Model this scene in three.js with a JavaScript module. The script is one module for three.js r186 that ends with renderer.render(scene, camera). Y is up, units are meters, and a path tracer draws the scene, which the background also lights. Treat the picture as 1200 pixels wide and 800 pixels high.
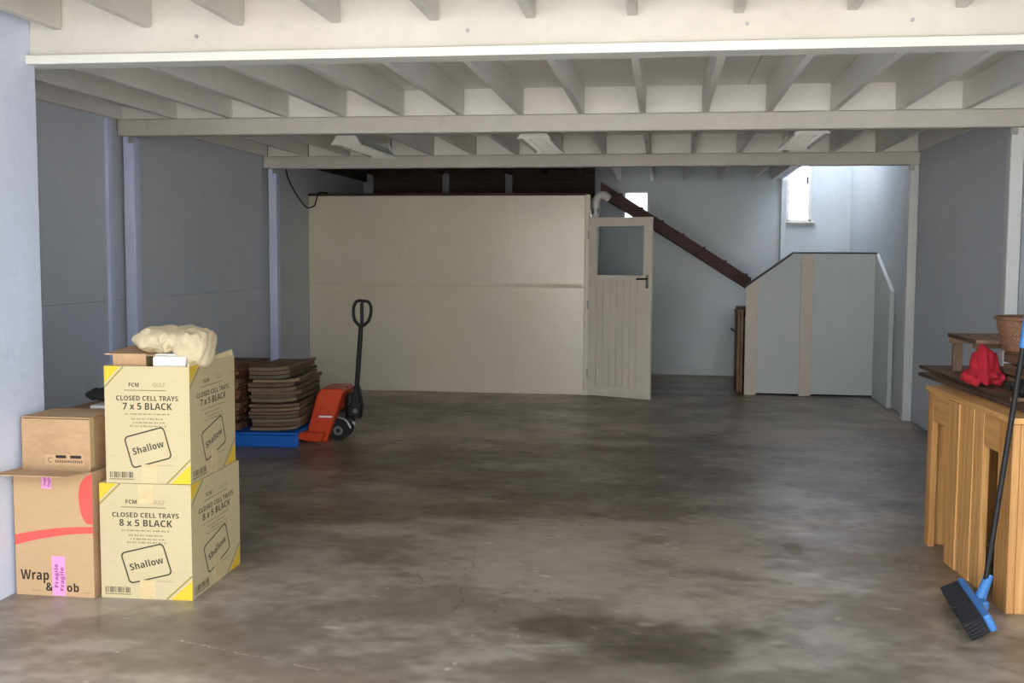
import * as THREE from 'three';
import { RoundedBoxGeometry } from 'three/addons/geometries/RoundedBoxGeometry.js';
import { mergeGeometries, mergeVertices } from 'three/addons/utils/BufferGeometryUtils.js';
import { MarchingCubes } from 'three/addons/objects/MarchingCubes.js';

// ------------------------------------------------------------------ camera, sky, sun, exposure
const scene = new THREE.Scene();
const camera = new THREE.PerspectiveCamera(2 * Math.atan(400 / 1279.4) * 180 / Math.PI, 1.5, 0.1, 200);
camera.position.set(0, 1.62, 0);
camera.rotation.order = 'YXZ';
camera.rotation.set(-0.0782, 0.1369, 0.0052);
const renderer = new THREE.WebGLRenderer({ antialias: true });
renderer.toneMapping = THREE.LinearToneMapping;
renderer.toneMappingExposure = 2.25;
renderer.shadowMap.enabled = true;
renderer.shadowMap.type = THREE.PCFSoftShadowMap;

const SUN = new THREE.Vector3(0.5, 1.25, -0.85).normalize();
scene.background = new THREE.Color().setRGB(0.89, 0.99, 1.13);   // bright hazy sky, even in all directions
scene.backgroundIntensity = 2.9;
const sun = new THREE.DirectionalLight(0xfff4e8, 15);
sun.position.copy(SUN).multiplyScalar(30).add(new THREE.Vector3(0, 0, -6));
sun.target.position.set(0, 0, -6);
sun.castShadow = true;
sun.shadow.mapSize.set(2048, 2048);
Object.assign(sun.shadow.camera, { left: -30, right: 30, top: 30, bottom: -30, near: 1, far: 80 });
scene.add(sun, sun.target);

// ------------------------------------------------------------------ small tools
let seed = 7;
const rnd = () => { seed = (seed + 0x6d2b79f5) | 0; let t = Math.imul(seed ^ (seed >>> 15), 1 | seed); t = (t + Math.imul(t ^ (t >>> 7), 61 | t)) ^ t; return ((t ^ (t >>> 14)) >>> 0) / 4294967296; };
const rr = (a, b) => a + (b - a) * rnd();
const taken = {};
function numbered(n) { if (!(n in taken)) { taken[n] = 0; return n; } taken[n]++; return n + '_' + String(taken[n]).padStart(3, '0'); }
const clamp = (x, a = 0, b = 1) => Math.min(b, Math.max(a, x));
const smooth = (a, b, x) => { const t = clamp((x - a) / (b - a)); return t * t * (3 - 2 * t); };
const mix = (a, b, t) => a + (b - a) * t;

// value noise that repeats every p cells
function hash(x, y, s) { let h = Math.imul(x, 374761393) + Math.imul(y, 668265263) + Math.imul(s, 2147483647 ^ 0x5bd1e995); h = Math.imul(h ^ (h >>> 13), 1274126177); return ((h ^ (h >>> 16)) >>> 0) / 4294967296; }
function vnoise(x, y, px, py, s) {
  const ix = Math.floor(x), iy = Math.floor(y), fx = x - ix, fy = y - iy;
  const u = fx * fx * (3 - 2 * fx), v = fy * fy * (3 - 2 * fy);
  const m = (a, p) => ((a % p) + p) % p, x0 = m(ix, px), x1 = m(ix + 1, px), y0 = m(iy, py), y1 = m(iy + 1, py);
  return mix(mix(hash(x0, y0, s), hash(x1, y0, s), u), mix(hash(x0, y1, s), hash(x1, y1, s), u), v);
}
function fbm(x, y, px, py, s, oct = 4) { let a = 0.5, t = 0, n = 0; for (let i = 0; i < oct; i++) { t += a * vnoise(x, y, px, py, s + i); n += a; a *= 0.5; x *= 2; y *= 2; px *= 2; py *= 2; } return t / n; }

function dataTex(w, h, fn, srgb = true, metres = 1) {
  const d = new Uint8Array(w * h * 4);
  for (let j = 0; j < h; j++) for (let i = 0; i < w; i++) {
    const c = fn(i / w, j / h, i, j), k = (j * w + i) * 4;
    if (typeof c === 'number') { d[k] = d[k + 1] = d[k + 2] = clamp(c) * 255; } else { d[k] = clamp(c[0], 0, 255); d[k + 1] = clamp(c[1], 0, 255); d[k + 2] = clamp(c[2], 0, 255); }
    d[k + 3] = 255;
  }
  const t = new THREE.DataTexture(d, w, h);
  t.magFilter = THREE.LinearFilter; t.minFilter = THREE.LinearFilter; t.wrapS = t.wrapT = THREE.RepeatWrapping;
  if (srgb) t.colorSpace = THREE.SRGBColorSpace;
  t.repeat.set(1 / metres, 1 / metres); t.needsUpdate = true;
  return t;
}
function canvasTex(w, h, draw) {
  const c = document.createElement('canvas'); c.width = w; c.height = h;
  draw(c.getContext('2d'), w, h);
  const t = new THREE.CanvasTexture(c); t.colorSpace = THREE.SRGBColorSpace; t.magFilter = THREE.LinearFilter; t.minFilter = THREE.LinearFilter;
  return t;
}

// ------------------------------------------------------------------ textures and materials
const std = (o) => new THREE.MeshStandardMaterial(o);
const paintBump = dataTex(512, 512, (u, v) => 0.5 + 0.35 * (fbm(u * 40, v * 40, 40, 40, 3, 4) - 0.5) + 0.3 * (fbm(u * 6, v * 6, 6, 6, 9, 2) - 0.5), false, 1.1);
const paintRough = (lo, hi, s) => dataTex(256, 256, (u, v) => mix(lo, hi, fbm(u * 7, v * 7, 7, 7, s, 4)), false, 1.7);
function paintTex(r, g, b, s, amp = 10, warm = 3) {
  return dataTex(512, 512, (u, v) => {
    const n = (fbm(u * 5, v * 5, 5, 5, s, 5) - 0.5) * 2, f = (fbm(u * 60, v * 60, 60, 60, s + 20, 2) - 0.5) * 2, w = (fbm(u * 3, v * 3, 3, 3, s + 40, 3) - 0.5) * 2;
    let k = n * amp + f * amp * 0.4;
    const mark = fbm(u * 24, v * 24, 24, 24, s + 60, 3); if (mark > 0.78) k -= (mark - 0.78) * 55;
    return [r + k + w * warm, g + k, b + k - w * warm];
  }, true, 2.3);
}
function timberTex(r, g, b, s, amp, w = 256, h = 512, metres = 1, fine = 1) {   // grain along v
  const t = dataTex(w, h, (u, v) => {
    const wob = (fbm(u * 4, v * 2, 4, 2, s, 3) - 0.5) * 0.9;
    const ring = 0.5 + 0.5 * Math.sin((u * 9 + wob * 2.2) * Math.PI * 2);
    const fib = fbm(u * 90, v * 5, 90, 5, s + 5, 3), blot = fbm(u * 3, v * 3, 3, 3, s + 9, 3);
    const k = ((ring - 0.5) * 0.55 + (fib - 0.5) * 1.4 * fine + (blot - 0.5) * 0.8) * amp;
    return [r + k, g + k * 0.92, b + k * 0.75];
  }, true, 1);
  t.repeat.set(1 / (metres * 0.5), 1 / metres);
  return t;
}
const M = {};
const creamMap = paintTex(207, 202, 192, 1, 7);
M.cream = std({ map: creamMap, roughness: 0.55, bumpMap: paintBump, bumpScale: 0.0015 });
M.ceiling = std({ map: paintTex(240, 238, 233, 2, 5), roughness: 0.6, bumpMap: paintBump, bumpScale: 0.001 });
M.wall = std({ map: paintTex(206, 212, 221, 3, 6), roughness: 0.6, bumpMap: paintBump, bumpScale: 0.002 });
M.pier = std({ map: paintTex(214, 222, 240, 4, 7), roughness: 0.6, bumpMap: paintBump, bumpScale: 0.003 });
M.backwall = std({ map: paintTex(204, 212, 216, 5, 6), roughness: 0.6, bumpMap: paintBump, bumpScale: 0.002 });
M.post = std({ map: paintTex(210, 218, 248, 6, 8), roughness: 0.5, bumpMap: paintBump, bumpScale: 0.0015 });
M.partition = std({ map: paintTex(222, 214, 192, 7, 5), roughness: 0.27, roughnessMap: paintRough(0.7, 1, 70), bumpMap: paintBump, bumpScale: 0.0022 });
M.partStrip = std({ map: paintTex(216, 204, 180, 8, 6), roughness: 0.5 });
M.stain = std({ map: paintTex(196, 176, 150, 9, 14), roughness: 0.6 });
M.doorPaint = std({ map: paintTex(224, 218, 202, 10, 5), roughness: 0.45 });
M.stairPanel = std({ map: paintTex(204, 211, 210, 11, 5), roughness: 0.55 });
M.stairTrim = std({ map: paintTex(214, 203, 188, 12, 6), roughness: 0.55 });
M.greyStrut = std({ color: 0x77777c, roughness: 0.7 });
M.whitePost = std({ map: paintTex(214, 216, 216, 27, 7), roughness: 0.5 });
M.capDark = std({ color: 0x3d3f44, roughness: 0.6 });
M.maroon = std({ map: timberTex(66, 30, 31, 13, 22, 128, 256), roughness: 0.6 });
M.darkTimber = std({ map: timberTex(74, 56, 44, 14, 34, 128, 256), roughness: 0.85 });
M.darkBoard = std({ map: timberTex(58, 46, 40, 15, 24, 128, 256), roughness: 0.9 });
M.brownWood = std({ map: timberTex(116, 76, 44, 16, 34, 128, 256), roughness: 0.5 });
M.pine = [17, 18, 19, 20].map((s, i) => std({ map: timberTex(194 + i * 5, 142 + i * 5, 82 + i * 4, s, 30, 256, 512, 1.1), roughness: 0.55, bumpMap: paintBump, bumpScale: 0.0006 }));
M.boardTop = [21, 22, 23].map((s, i) => std({ map: timberTex(112 + i * 12, 88 + i * 10, 68 + i * 10, s, 34, 128, 256), roughness: 0.6 }));
M.red = std({ color: 0xa51528, roughness: 0.85, bumpMap: paintBump, bumpScale: 0.004 });
M.blackCloth = std({ color: 0x1b1a1c, roughness: 0.85 });
M.black = std({ color: 0x070708, roughness: 0.6 });
M.rubber = std({ color: 0x18181a, roughness: 0.8 });
M.steel = std({ color: 0x9a9a98, roughness: 0.35, metalness: 1 });
M.chrome = std({ color: 0xd0d0d0, roughness: 0.15, metalness: 1 });
M.orange = std({ map: paintTex(206, 66, 28, 24, 12), roughness: 0.38 });
M.bluePlastic = std({ color: 0x1565c0, roughness: 0.42 });
M.blueGrip = std({ color: 0x3f78b8, roughness: 0.45 });
M.whitePlastic = std({ color: 0xe9e9e4, roughness: 0.45 });
M.whiteMetal = std({ map: paintTex(222, 222, 216, 25, 5), roughness: 0.4 });
M.tube = std({ color: 0xf2f2ee, roughness: 0.25 });
M.galv = std({ map: paintTex(168, 170, 172, 26, 14), roughness: 0.45, metalness: 0.6 });
M.paper = std({ color: 0xf0ece4, roughness: 0.8 });
M.glass = new THREE.MeshPhysicalMaterial({ color: 0xf4f8f8, transmission: 1, thickness: 0, roughness: 0.02, ior: 1.5 });
M.opal = new THREE.MeshPhysicalMaterial({ color: 0xf3f5fa, transmission: 0.74, thickness: 0, roughness: 1 });
M.cloth = std({ map: dataTex(256, 256, (u, v) => { const k = (fbm(u * 5, v * 5, 5, 5, 31, 4) - 0.5) * 40 + (hash(Math.floor(u * 256), Math.floor(v * 256), 5) - 0.5) * 14; return [204 + k, 188 + k, 154 + k]; }, true, 0.3), roughness: 0.95 });
M.wicker = std({ map: dataTex(128, 128, (u, v) => { const a = Math.sin(u * Math.PI * 16), b = Math.sin(v * Math.PI * 16); const k = (a * b > 0 ? 18 : -20) + (fbm(u * 9, v * 9, 9, 9, 33, 3) - 0.5) * 40; return [122 + k, 88 + k * 0.9, 64 + k * 0.8]; }, true, 0.16), roughness: 0.75 });
const kraft = (r, g, b, s) => dataTex(256, 256, (u, v) => { const k = (fbm(u * 12, v * 30, 12, 30, s, 4) - 0.5) * 18 + (fbm(u * 3, v * 3, 3, 3, s + 4, 3) - 0.5) * 16; return [r + k, g + k, b + k]; }, true, 0.4);
M.kraft = std({ map: kraft(188, 152, 113, 41), roughness: 0.85 });
M.kraftDark = std({ map: kraft(158, 122, 92, 42), roughness: 0.88 });
M.kraftCream = std({ map: kraft(226, 206, 158, 43), roughness: 0.8 });
M.tape = std({ map: kraft(208, 184, 136, 44), roughness: 0.35 });
M.sheets = [[120, 72, 52], [132, 84, 60], [104, 66, 50], [140, 100, 76], [112, 84, 62]].map(([r, g, b], i) => std({ map: timberTex(r, g, b, 50 + i, 26, 128, 128), roughness: 0.85 }));
M.cardSheets = [[126, 104, 80], [114, 92, 72], [136, 116, 92], [104, 92, 74], [122, 96, 74]].map(([r, g, b], i) => std({ map: kraft(r, g, b, 60 + i), roughness: 0.9 }));
M.asphalt = std({ map: paintTex(176, 172, 164, 66, 10), roughness: 0.9 });
M.pinkRender = std({ map: paintTex(232, 212, 204, 68, 8), roughness: 0.9 });
M.render = std({ map: paintTex(222, 220, 214, 67, 8), roughness: 0.9 });

// floor: one map over the whole slab, in metres. x from -4.3 to 2.7, depth from 2.0 to 15.4
const FX0 = -4.3, FX1 = 2.7, FD0 = 1.9, FD1 = 15.4;
const chips = [];
for (let i = 0; i < 150; i++) { const d = rr(3.6, 9); chips.push([rr(-3, 1.6), d, rr(0.004, 0.014) * (rnd() < 0.12 ? 2 : 1), rnd() < 0.75 ? 1 : -1, rr(0, 3), rr(1, 2.6)]); }
chips.push([-0.05, 4.75, 0.028, 1, 0, 1.6], [-0.62, 4.6, 0.02, 1, 0, 1.2], [-0.95, 6.0, 0.02, 1, 0.4, 1.3], [-1.4, 4.5, 0.02, 1, 0, 3]);
const scratches = [];
for (let i = 0; i < 46; i++) { const x = rr(-3, 1.8), d = rr(3.8, 10), a = rr(-0.5, 0.5) + (rnd() < 0.3 ? 1.4 : 0), l = rr(0.1, 0.6); scratches.push([x, d, x + Math.cos(a) * l, d + Math.sin(a) * l, rr(0.003, 0.008), rnd() < 0.5 ? rr(8, 22) : -rr(8, 20)]); }
scratches.push([-1.04, 6.0, -0.95, 5.2, 0.009, -26], [-0.95, 5.2, -0.92, 4.75, 0.009, -22], [-1.25, 5.45, -1.12, 5.1, 0.008, -28], [-1.12, 5.1, -0.97, 5.58, 0.006, -16], [-2.0, 4.25, -1.55, 4.1, 0.006, 34], [-1.55, 4.1, -1.3, 4.02, 0.006, 30]);
const FW = 1536, FH = 2048;
const floorMap = dataTex(FW, FH, (u, v, i, j) => {
  const x = FX0 + u * (FX1 - FX0), d = FD0 + v * (FD1 - FD0);
  const n1 = fbm(x * 0.7 + 9, d * 0.7 + 3, 512, 512, 101, 5) - 0.5, n2 = fbm(x * 2.6 + 5, d * 3.4 + 1, 512, 512, 111, 5) - 0.5, n3 = fbm(x * 14, d * 20, 4096, 4096, 121, 3) - 0.5, n4 = fbm(x * 0.35 + 2, d * 0.9 + 8, 512, 512, 131, 4) - 0.5;
  const dust = smooth(-0.1, 0.14, n1 * 0.9 + n2 * 0.8 + n3 * 0.2);   // pale worn patches all over the slab
  const blob = (bx, bd, rx, rd, k) => { const q = Math.hypot((x - bx) / rx, (d - bd) / rd) + n2 * 1.1 + n1 * 0.6; return k * smooth(1, 0.55, q); };
  let k = n1 * 32 + n2 * 36 + n3 * 26 + n4 * 30;
  k -= blob(-0.7, 7.1, 0.9, 0.9, 20) + blob(-0.1, 4.55, 0.75, 0.32, 30) + blob(-1.8, 8.2, 1.1, 0.9, 14) + blob(0.4, 9.6, 1.2, 1.0, 12) + blob(0.74, 6.13, 0.05, 0.15, 16) + blob(-2.0, 6.6, 0.7, 0.4, 12);
  let r = mix(132, 153, dust) + k, g = mix(120, 142, dust) + k, b = mix(105, 127, dust) + k;
  const w = n4 * 18; r += w; b -= w * 0.6;
  return [r, g, b];
}, true, 1);
{ const d = floorMap.image.data, put = (i, j, k) => { if (i < 0 || j < 0 || i >= FW || j >= FH) return; const o = (j * FW + i) * 4; for (let c = 0; c < 3; c++) d[o + c] = clamp(d[o + c] + k, 0, 255); };
  const sx = FW / (FX1 - FX0), sd = FH / (FD1 - FD0);
  for (const [x, dd, r, s, a, asp] of chips) { const ci = (x - FX0) * sx, cj = (dd - FD0) * sd, R = Math.ceil(r * asp * sx) + 1;
    for (let j = -R; j <= R; j++) for (let i = -R; i <= R; i++) { const px = i / sx, py = j / sd, q = Math.hypot((px * Math.cos(a) + py * Math.sin(a)) / (r * asp), (-px * Math.sin(a) + py * Math.cos(a)) / r); if (q < 1) put(Math.round(ci + i), Math.round(cj + j), s > 0 ? 46 * (1 - q * 0.6) : -40 * (1 - q * 0.6)); } }
  for (const [x0, d0, x1, d1, w, k] of scratches) { const n = Math.ceil(Math.hypot(x1 - x0, d1 - d0) * sx); for (let t = 0; t <= n; t++) { const wob = (fbm(t * 0.05, x0 * 9 + 40, 4096, 4096, 7, 3) - 0.5) * 0.09, i = Math.round((mix(x0, x1, t / n) + wob - FX0) * sx), j = Math.round((mix(d0, d1, t / n) - FD0) * sd); if (hash(t >> 2, Math.round(x0 * 100), 3) > 0.25) { put(i, j, k); if (w > 0.005) put(i + 1, j, k * 0.7); } } }
}
const floorRough = dataTex(768, 1024, (u, v) => {
  const x = FX0 + u * (FX1 - FX0), d = FD0 + v * (FD1 - FD0);
  const n = fbm(x * 3 + 5, d * 4 + 1, 512, 512, 141, 5) - 0.5, m = fbm(x * 11, d * 18, 4096, 4096, 151, 3) - 0.5;
  const spot = Math.hypot((x - 0.745) / 0.06, (d - 6.13) / 0.15) < 1 + m ? 0.35 : 0;
  return Math.max(0.285, 0.38 + n * 0.24 + m * 0.22 + spot * 0.3);
}, false, 1);
for (const t of [floorMap, floorRough]) { t.repeat.set(1, 1); t.wrapS = t.wrapT = THREE.ClampToEdgeWrapping; }
const floorBump = dataTex(512, 512, (u, v) => 0.5 + 0.5 * (fbm(u * 22, v * 22, 22, 22, 161, 5) - 0.5), false, 1);
floorBump.repeat.set(5, 9.6);
M.floor = std({ map: floorMap, roughness: 1, roughnessMap: floorRough, bumpMap: floorBump, bumpScale: 0.0008 });

// ------------------------------------------------------------------ geometry helpers (z = -depth)
function metreUV(g, axis = 1, off = 0) {   // v along the given axis, u across, both in metres
  const p = g.attributes.position, n = g.attributes.normal, uv = new Float32Array(p.count * 2);
  for (let i = 0; i < p.count; i++) {
    const q = [p.getX(i), p.getY(i), p.getZ(i)], m = [Math.abs(n.getX(i)), Math.abs(n.getY(i)), Math.abs(n.getZ(i))];
    let nx = m[0] >= m[1] && m[0] >= m[2] ? 0 : m[1] >= m[2] ? 1 : 2;
    const rest = [0, 1, 2].filter((a) => a !== axis && a !== nx), ua = rest[0];
    uv[i * 2] = q[ua] + off * 0.37 + nx * 0.21; uv[i * 2 + 1] = (nx === axis ? q[rest[1] ?? ua] : q[axis]) + off;
  }
  g.setAttribute('uv', new THREE.BufferAttribute(uv, 2));
  return g;
}
const longest = (a) => a.indexOf(Math.max(...a));
function lb(cx, cy, cz, w, h, l, r = 0, axis = longest([w, h, l]), keepUV = false) {   // box by centre and size
  const g = r > 0 ? new RoundedBoxGeometry(w, h, l, 1, Math.min(r, w / 2.01, h / 2.01, l / 2.01)) : new THREE.BoxGeometry(w, h, l);
  g.translate(cx, cy, cz);
  return keepUV ? g : metreUV(g, axis, rr(0, 5));
}
const bx = (x0, x1, y0, y1, d0, d1, r = 0, axis) => lb((x0 + x1) / 2, (y0 + y1) / 2, -(d0 + d1) / 2, x1 - x0, y1 - y0, d1 - d0, r, axis);
function cyl(r0, r1, h, seg = 20) { return new THREE.CylinderGeometry(r0, r1, h, seg); }
function rod(a, b, r, seg = 12, r2 = r) { const A = new THREE.Vector3(...a), B = new THREE.Vector3(...b), g = new THREE.CylinderGeometry(r2, r, A.distanceTo(B), seg); g.applyQuaternion(new THREE.Quaternion().setFromUnitVectors(new THREE.Vector3(0, 1, 0), B.clone().sub(A).normalize())); return g.translate(...A.add(B).multiplyScalar(0.5).toArray()); }
function tube(pts, r, seg = 40, rad = 8, closed = false) { return new THREE.TubeGeometry(new THREE.CatmullRomCurve3(pts.map((p) => new THREE.Vector3(...p)), closed, 'catmullrom', 0.4), seg, r, rad, closed); }
function extr(pts, depth, bevel = 0, holes = []) {
  const s = new THREE.Shape(pts.map((p) => new THREE.Vector2(...p)));
  for (const h of holes) s.holes.push(new THREE.Path(h.map((p) => new THREE.Vector2(...p))));
  return new THREE.ExtrudeGeometry(s, { depth, bevelEnabled: bevel > 0, bevelSize: bevel, bevelThickness: bevel, bevelSegments: 1, steps: 1 });
}
function mesh(name, g, m, parent = scene) {
  const o = new THREE.Mesh(Array.isArray(g) ? mergeGeometries(g.map((x) => (x.index ? x.toNonIndexed() : x))) : g, m);
  o.name = parent === scene ? numbered(name) : name; o.castShadow = o.receiveShadow = true; parent.add(o); return o;
}
function tag(o, label, category, group, kind) { o.userData.label = label; o.userData.category = category; if (group) o.userData.group = group; if (kind) o.userData.kind = kind; return o; }
function struct(name, g, m, label, category) { return tag(mesh(name, g, m), label, category, null, 'structure'); }
function thing(name, label, category, [x, y, d] = [0, 0, 0], turn = 0, group, kind) { const o = new THREE.Group(); o.name = numbered(name); scene.add(o); o.position.set(x, y, -d); o.rotation.y = turn; return tag(o, label, category, group, kind); }

// ------------------------------------------------------------------ the shell
const XL = -4.22, XR = 2.47, XP = -3.05, B1 = 5.0, B2 = 8.04, B3 = 11.19, DB = 15.16, JB = 2.655, JT = 2.85, FRONT = 1.0;
{ const g = new THREE.BoxGeometry(FX1 - FX0, 0.2, FD1 - FD0); g.translate((FX0 + FX1) / 2, -0.1, -(FD0 + FD1) / 2);
  const p = g.attributes.position, uv = g.attributes.uv; for (let i = 0; i < p.count; i++) uv.setXY(i, (p.getX(i) - FX0) / (FX1 - FX0), (-p.getZ(i) - FD0) / (FD1 - FD0));
  struct('floor', g, M.floor, 'stained grey brown concrete floor with chips, cracks and a worn sheen', 'floor'); }
struct('floor_front', bx(FX0, FX1, -0.2, 0, FRONT - 0.2, FD0, 0, 2), M.asphalt, 'pale worn concrete floor just inside the entrance', 'floor');
struct('driveway', bx(-25, 25, -0.25, -0.02, -28, FRONT - 0.2, 0, 2), M.asphalt, 'pale concrete driveway outside the open front', 'driveway');

// left: the short pier wall of the front bay, then the recessed side wall
struct('wall_front_left', [bx(XP - 1.4, XP, 0, 3.1, FRONT, B1 + 0.04)], M.pier, 'pale lavender painted wall beside the stacked cartons', 'wall');
{ const w = thing('wall_left', 'long blue grey panelled side wall behind the pallet jack', 'wall', [0, 0, 0], 0, null, 'structure');
  mesh('wall_core', bx(XL - 0.25, XL - 0.012, 0, 3.1, B1 + 0.04, DB + 0.2), M.wall, w);
  for (const [d0, d1] of [[B1 + 0.045, B2 - 0.13], [B2 - 0.05, B3 - 0.03], [B3 - 0.03, DB]]) for (const [y0, y1] of [[0.01, 1.258], [1.264, 2.84]]) mesh('wall_panel', bx(XL - 0.012, XL, y0, y1, d0 + 0.003, d1 - 0.003, 0.003), M.wall, w);
  mesh('cover_strip', bx(XL, XL + 0.03, 0, 2.65, B2 - 0.16, B2 - 0.1, 0.004), M.post, w); }
// right
{ const w = thing('wall_right', 'blue grey side wall behind the pine bench', 'wall', [0, 0, 0], 0, null, 'structure');
  mesh('wall_core', bx(XR + 0.012, XR + 0.25, 0, 3.6, FRONT, DB + 0.2), M.wall, w);
  for (const [d0, d1] of [[FRONT, B1], [B1, B2], [B2, B3]]) mesh('wall_panel', bx(XR, XR + 0.012, 0.01, 2.84, d0 + 0.002, d1 - 0.002, 0.003), M.wall, w);
  mesh('wall_panel', bx(XR, XR + 0.012, 0.01, 3.59, B3, DB, 0.003), M.backwall, w); }
// back wall with the louvred window over the stair landing and a small window under the flight
{ const W1 = [1.63, 1.96, 2.1, 3.3], W2 = [-0.56, -0.2, 2.1, 2.52], rect = ([a, b, c, d]) => [[a, c], [a, d], [b, d], [b, c]];
  const g = extr([[XL - 0.25, 0], [XR + 0.25, 0], [XR + 0.25, 3.6], [XL - 0.25, 3.6]], 0.2, 0, [rect(W1), rect(W2)]); g.translate(0, 0, -DB - 0.2);
  struct('wall_back', metreUV(g), M.backwall, 'pale blue white rear wall behind the stair', 'wall');
  struct('baseboard_back', bx(-0.9, 1.0, 0, 0.1, DB - 0.018, DB, 0.004), M.backwall, 'low painted skirting along the rear wall', 'baseboard');
  const w = thing('window_1', 'bright louvred window above the stair landing', 'window', [(W1[0] + W1[1]) / 2, W1[2], DB], 0, null, 'structure');
  const ww = W1[1] - W1[0], wh = W1[3] - W1[2];
  mesh('frame', [lb(-ww / 2 + 0.02, wh / 2, -0.06, 0.04, wh, 0.1, 0.004), lb(ww / 2 - 0.02, wh / 2, -0.06, 0.04, wh, 0.1, 0.004), lb(0, 0.015, -0.06, ww, 0.03, 0.1, 0.004), lb(0, wh - 0.015, -0.06, ww, 0.03, 0.1, 0.004)], M.whiteMetal, w);
  mesh('sill', lb(0, -0.012, 0.02, ww + 0.08, 0.024, 0.1, 0.004), M.whiteMetal, w);
  for (let k = 0; k < 9; k++) { const g = lb(0, 0, 0, ww - 0.03, 0.165, 0.005); g.rotateX(0.45); g.translate(0, 0.1 + k * 0.125, -0.06); mesh('louvre', g, M.opal, w); }
  mesh('latch', lb(ww / 2 - 0.06, 0.55, 0.0, 0.02, 0.09, 0.03, 0.004), M.black, w);
  const v = thing('window_2', 'small bright window under the rising stair flight', 'window', [(W2[0] + W2[1]) / 2, W2[2], DB], 0, null, 'structure');
  const vw = W2[1] - W2[0], vh = W2[3] - W2[2];
  mesh('frame', [lb(-vw / 2 + 0.015, vh / 2, -0.06, 0.03, vh, 0.08, 0.004), lb(vw / 2 - 0.015, vh / 2, -0.06, 0.03, vh, 0.08, 0.004), lb(0, 0.015, -0.06, vw, 0.03, 0.08, 0.004), lb(0, vh - 0.015, -0.06, vw, 0.03, 0.08, 0.004)], M.whiteMetal, v);
  mesh('pane', lb(0, vh / 2, -0.06, vw - 0.06, vh - 0.06, 0.005), M.opal, v);
  struct('trim_1', bx(1.555, 1.625, 1.3, 2.66, DB - 0.07, DB, 0.005), M.backwall, 'white corner post beside the louvred window', 'trim');
  struct('neighbour_wall', bx(-8, 8, 0, 2.5, DB + 2.6, DB + 2.9), M.pinkRender, 'pale pink building wall outside the rear windows', 'wall'); }
// front wall round the open entrance (behind the camera's view)
struct('wall_front', [bx(XP - 1.4, XR + 0.25, 2.86, 3.1, FRONT - 0.2, FRONT), bx(XP - 1.4, XP, 0, 2.86, FRONT - 0.2, FRONT), bx(XR, XR + 0.25, 0, 2.86, FRONT - 0.2, FRONT)], M.pier, 'front wall with the wide open entrance', 'wall');
struct('house_opposite', [bx(-20, 20, 0, 4.2, -19, -18.6)], M.render, 'pale rendered building across the driveway', 'building');
// shaft over the stair landing, with its roof light
const VX = 1.58;
{ const w = thing('stair_shaft', 'white walls of the stair shaft rising above the landing', 'wall', [0, 0, 0], 0, null, 'structure');
  mesh('side_wall', bx(VX - 0.12, VX, JB + 0.02, 3.6, B3 + 0.14, DB), M.backwall, w);
  mesh('near_wall', bx(VX - 0.12, XR, JB + 0.01, 3.6, B3 + 0.085, B3 + 0.14), M.backwall, w);
  mesh('roof', [bx(VX - 0.3, XR + 0.25, 3.6, 3.7, B3, 12.9), bx(VX - 0.3, XR + 0.25, 3.6, 3.7, DB - 0.02, DB + 0.2), bx(VX - 0.3, VX, 3.6, 3.7, 12.9, DB - 0.02), bx(XR, XR + 0.25, 3.6, 3.7, 12.9, DB - 0.02)], M.backwall, w);
  const s = thing('window_3', 'roof light over the stair shaft', 'window', [(VX + XR) / 2, 3.66, (12.9 + DB) / 2], 0, null, 'structure');
  mesh('opal_sheet', lb(0, 0, 0, XR - VX, 0.006, DB - 12.92), M.opal, s);
  mesh('frame', [lb(0, 0.06, 1.13, 0.9, 0.04, 0.06, 0.004), lb(0, 0.06, -1.13, 0.9, 0.04, 0.06, 0.004)], M.whiteMetal, s); }

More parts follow.
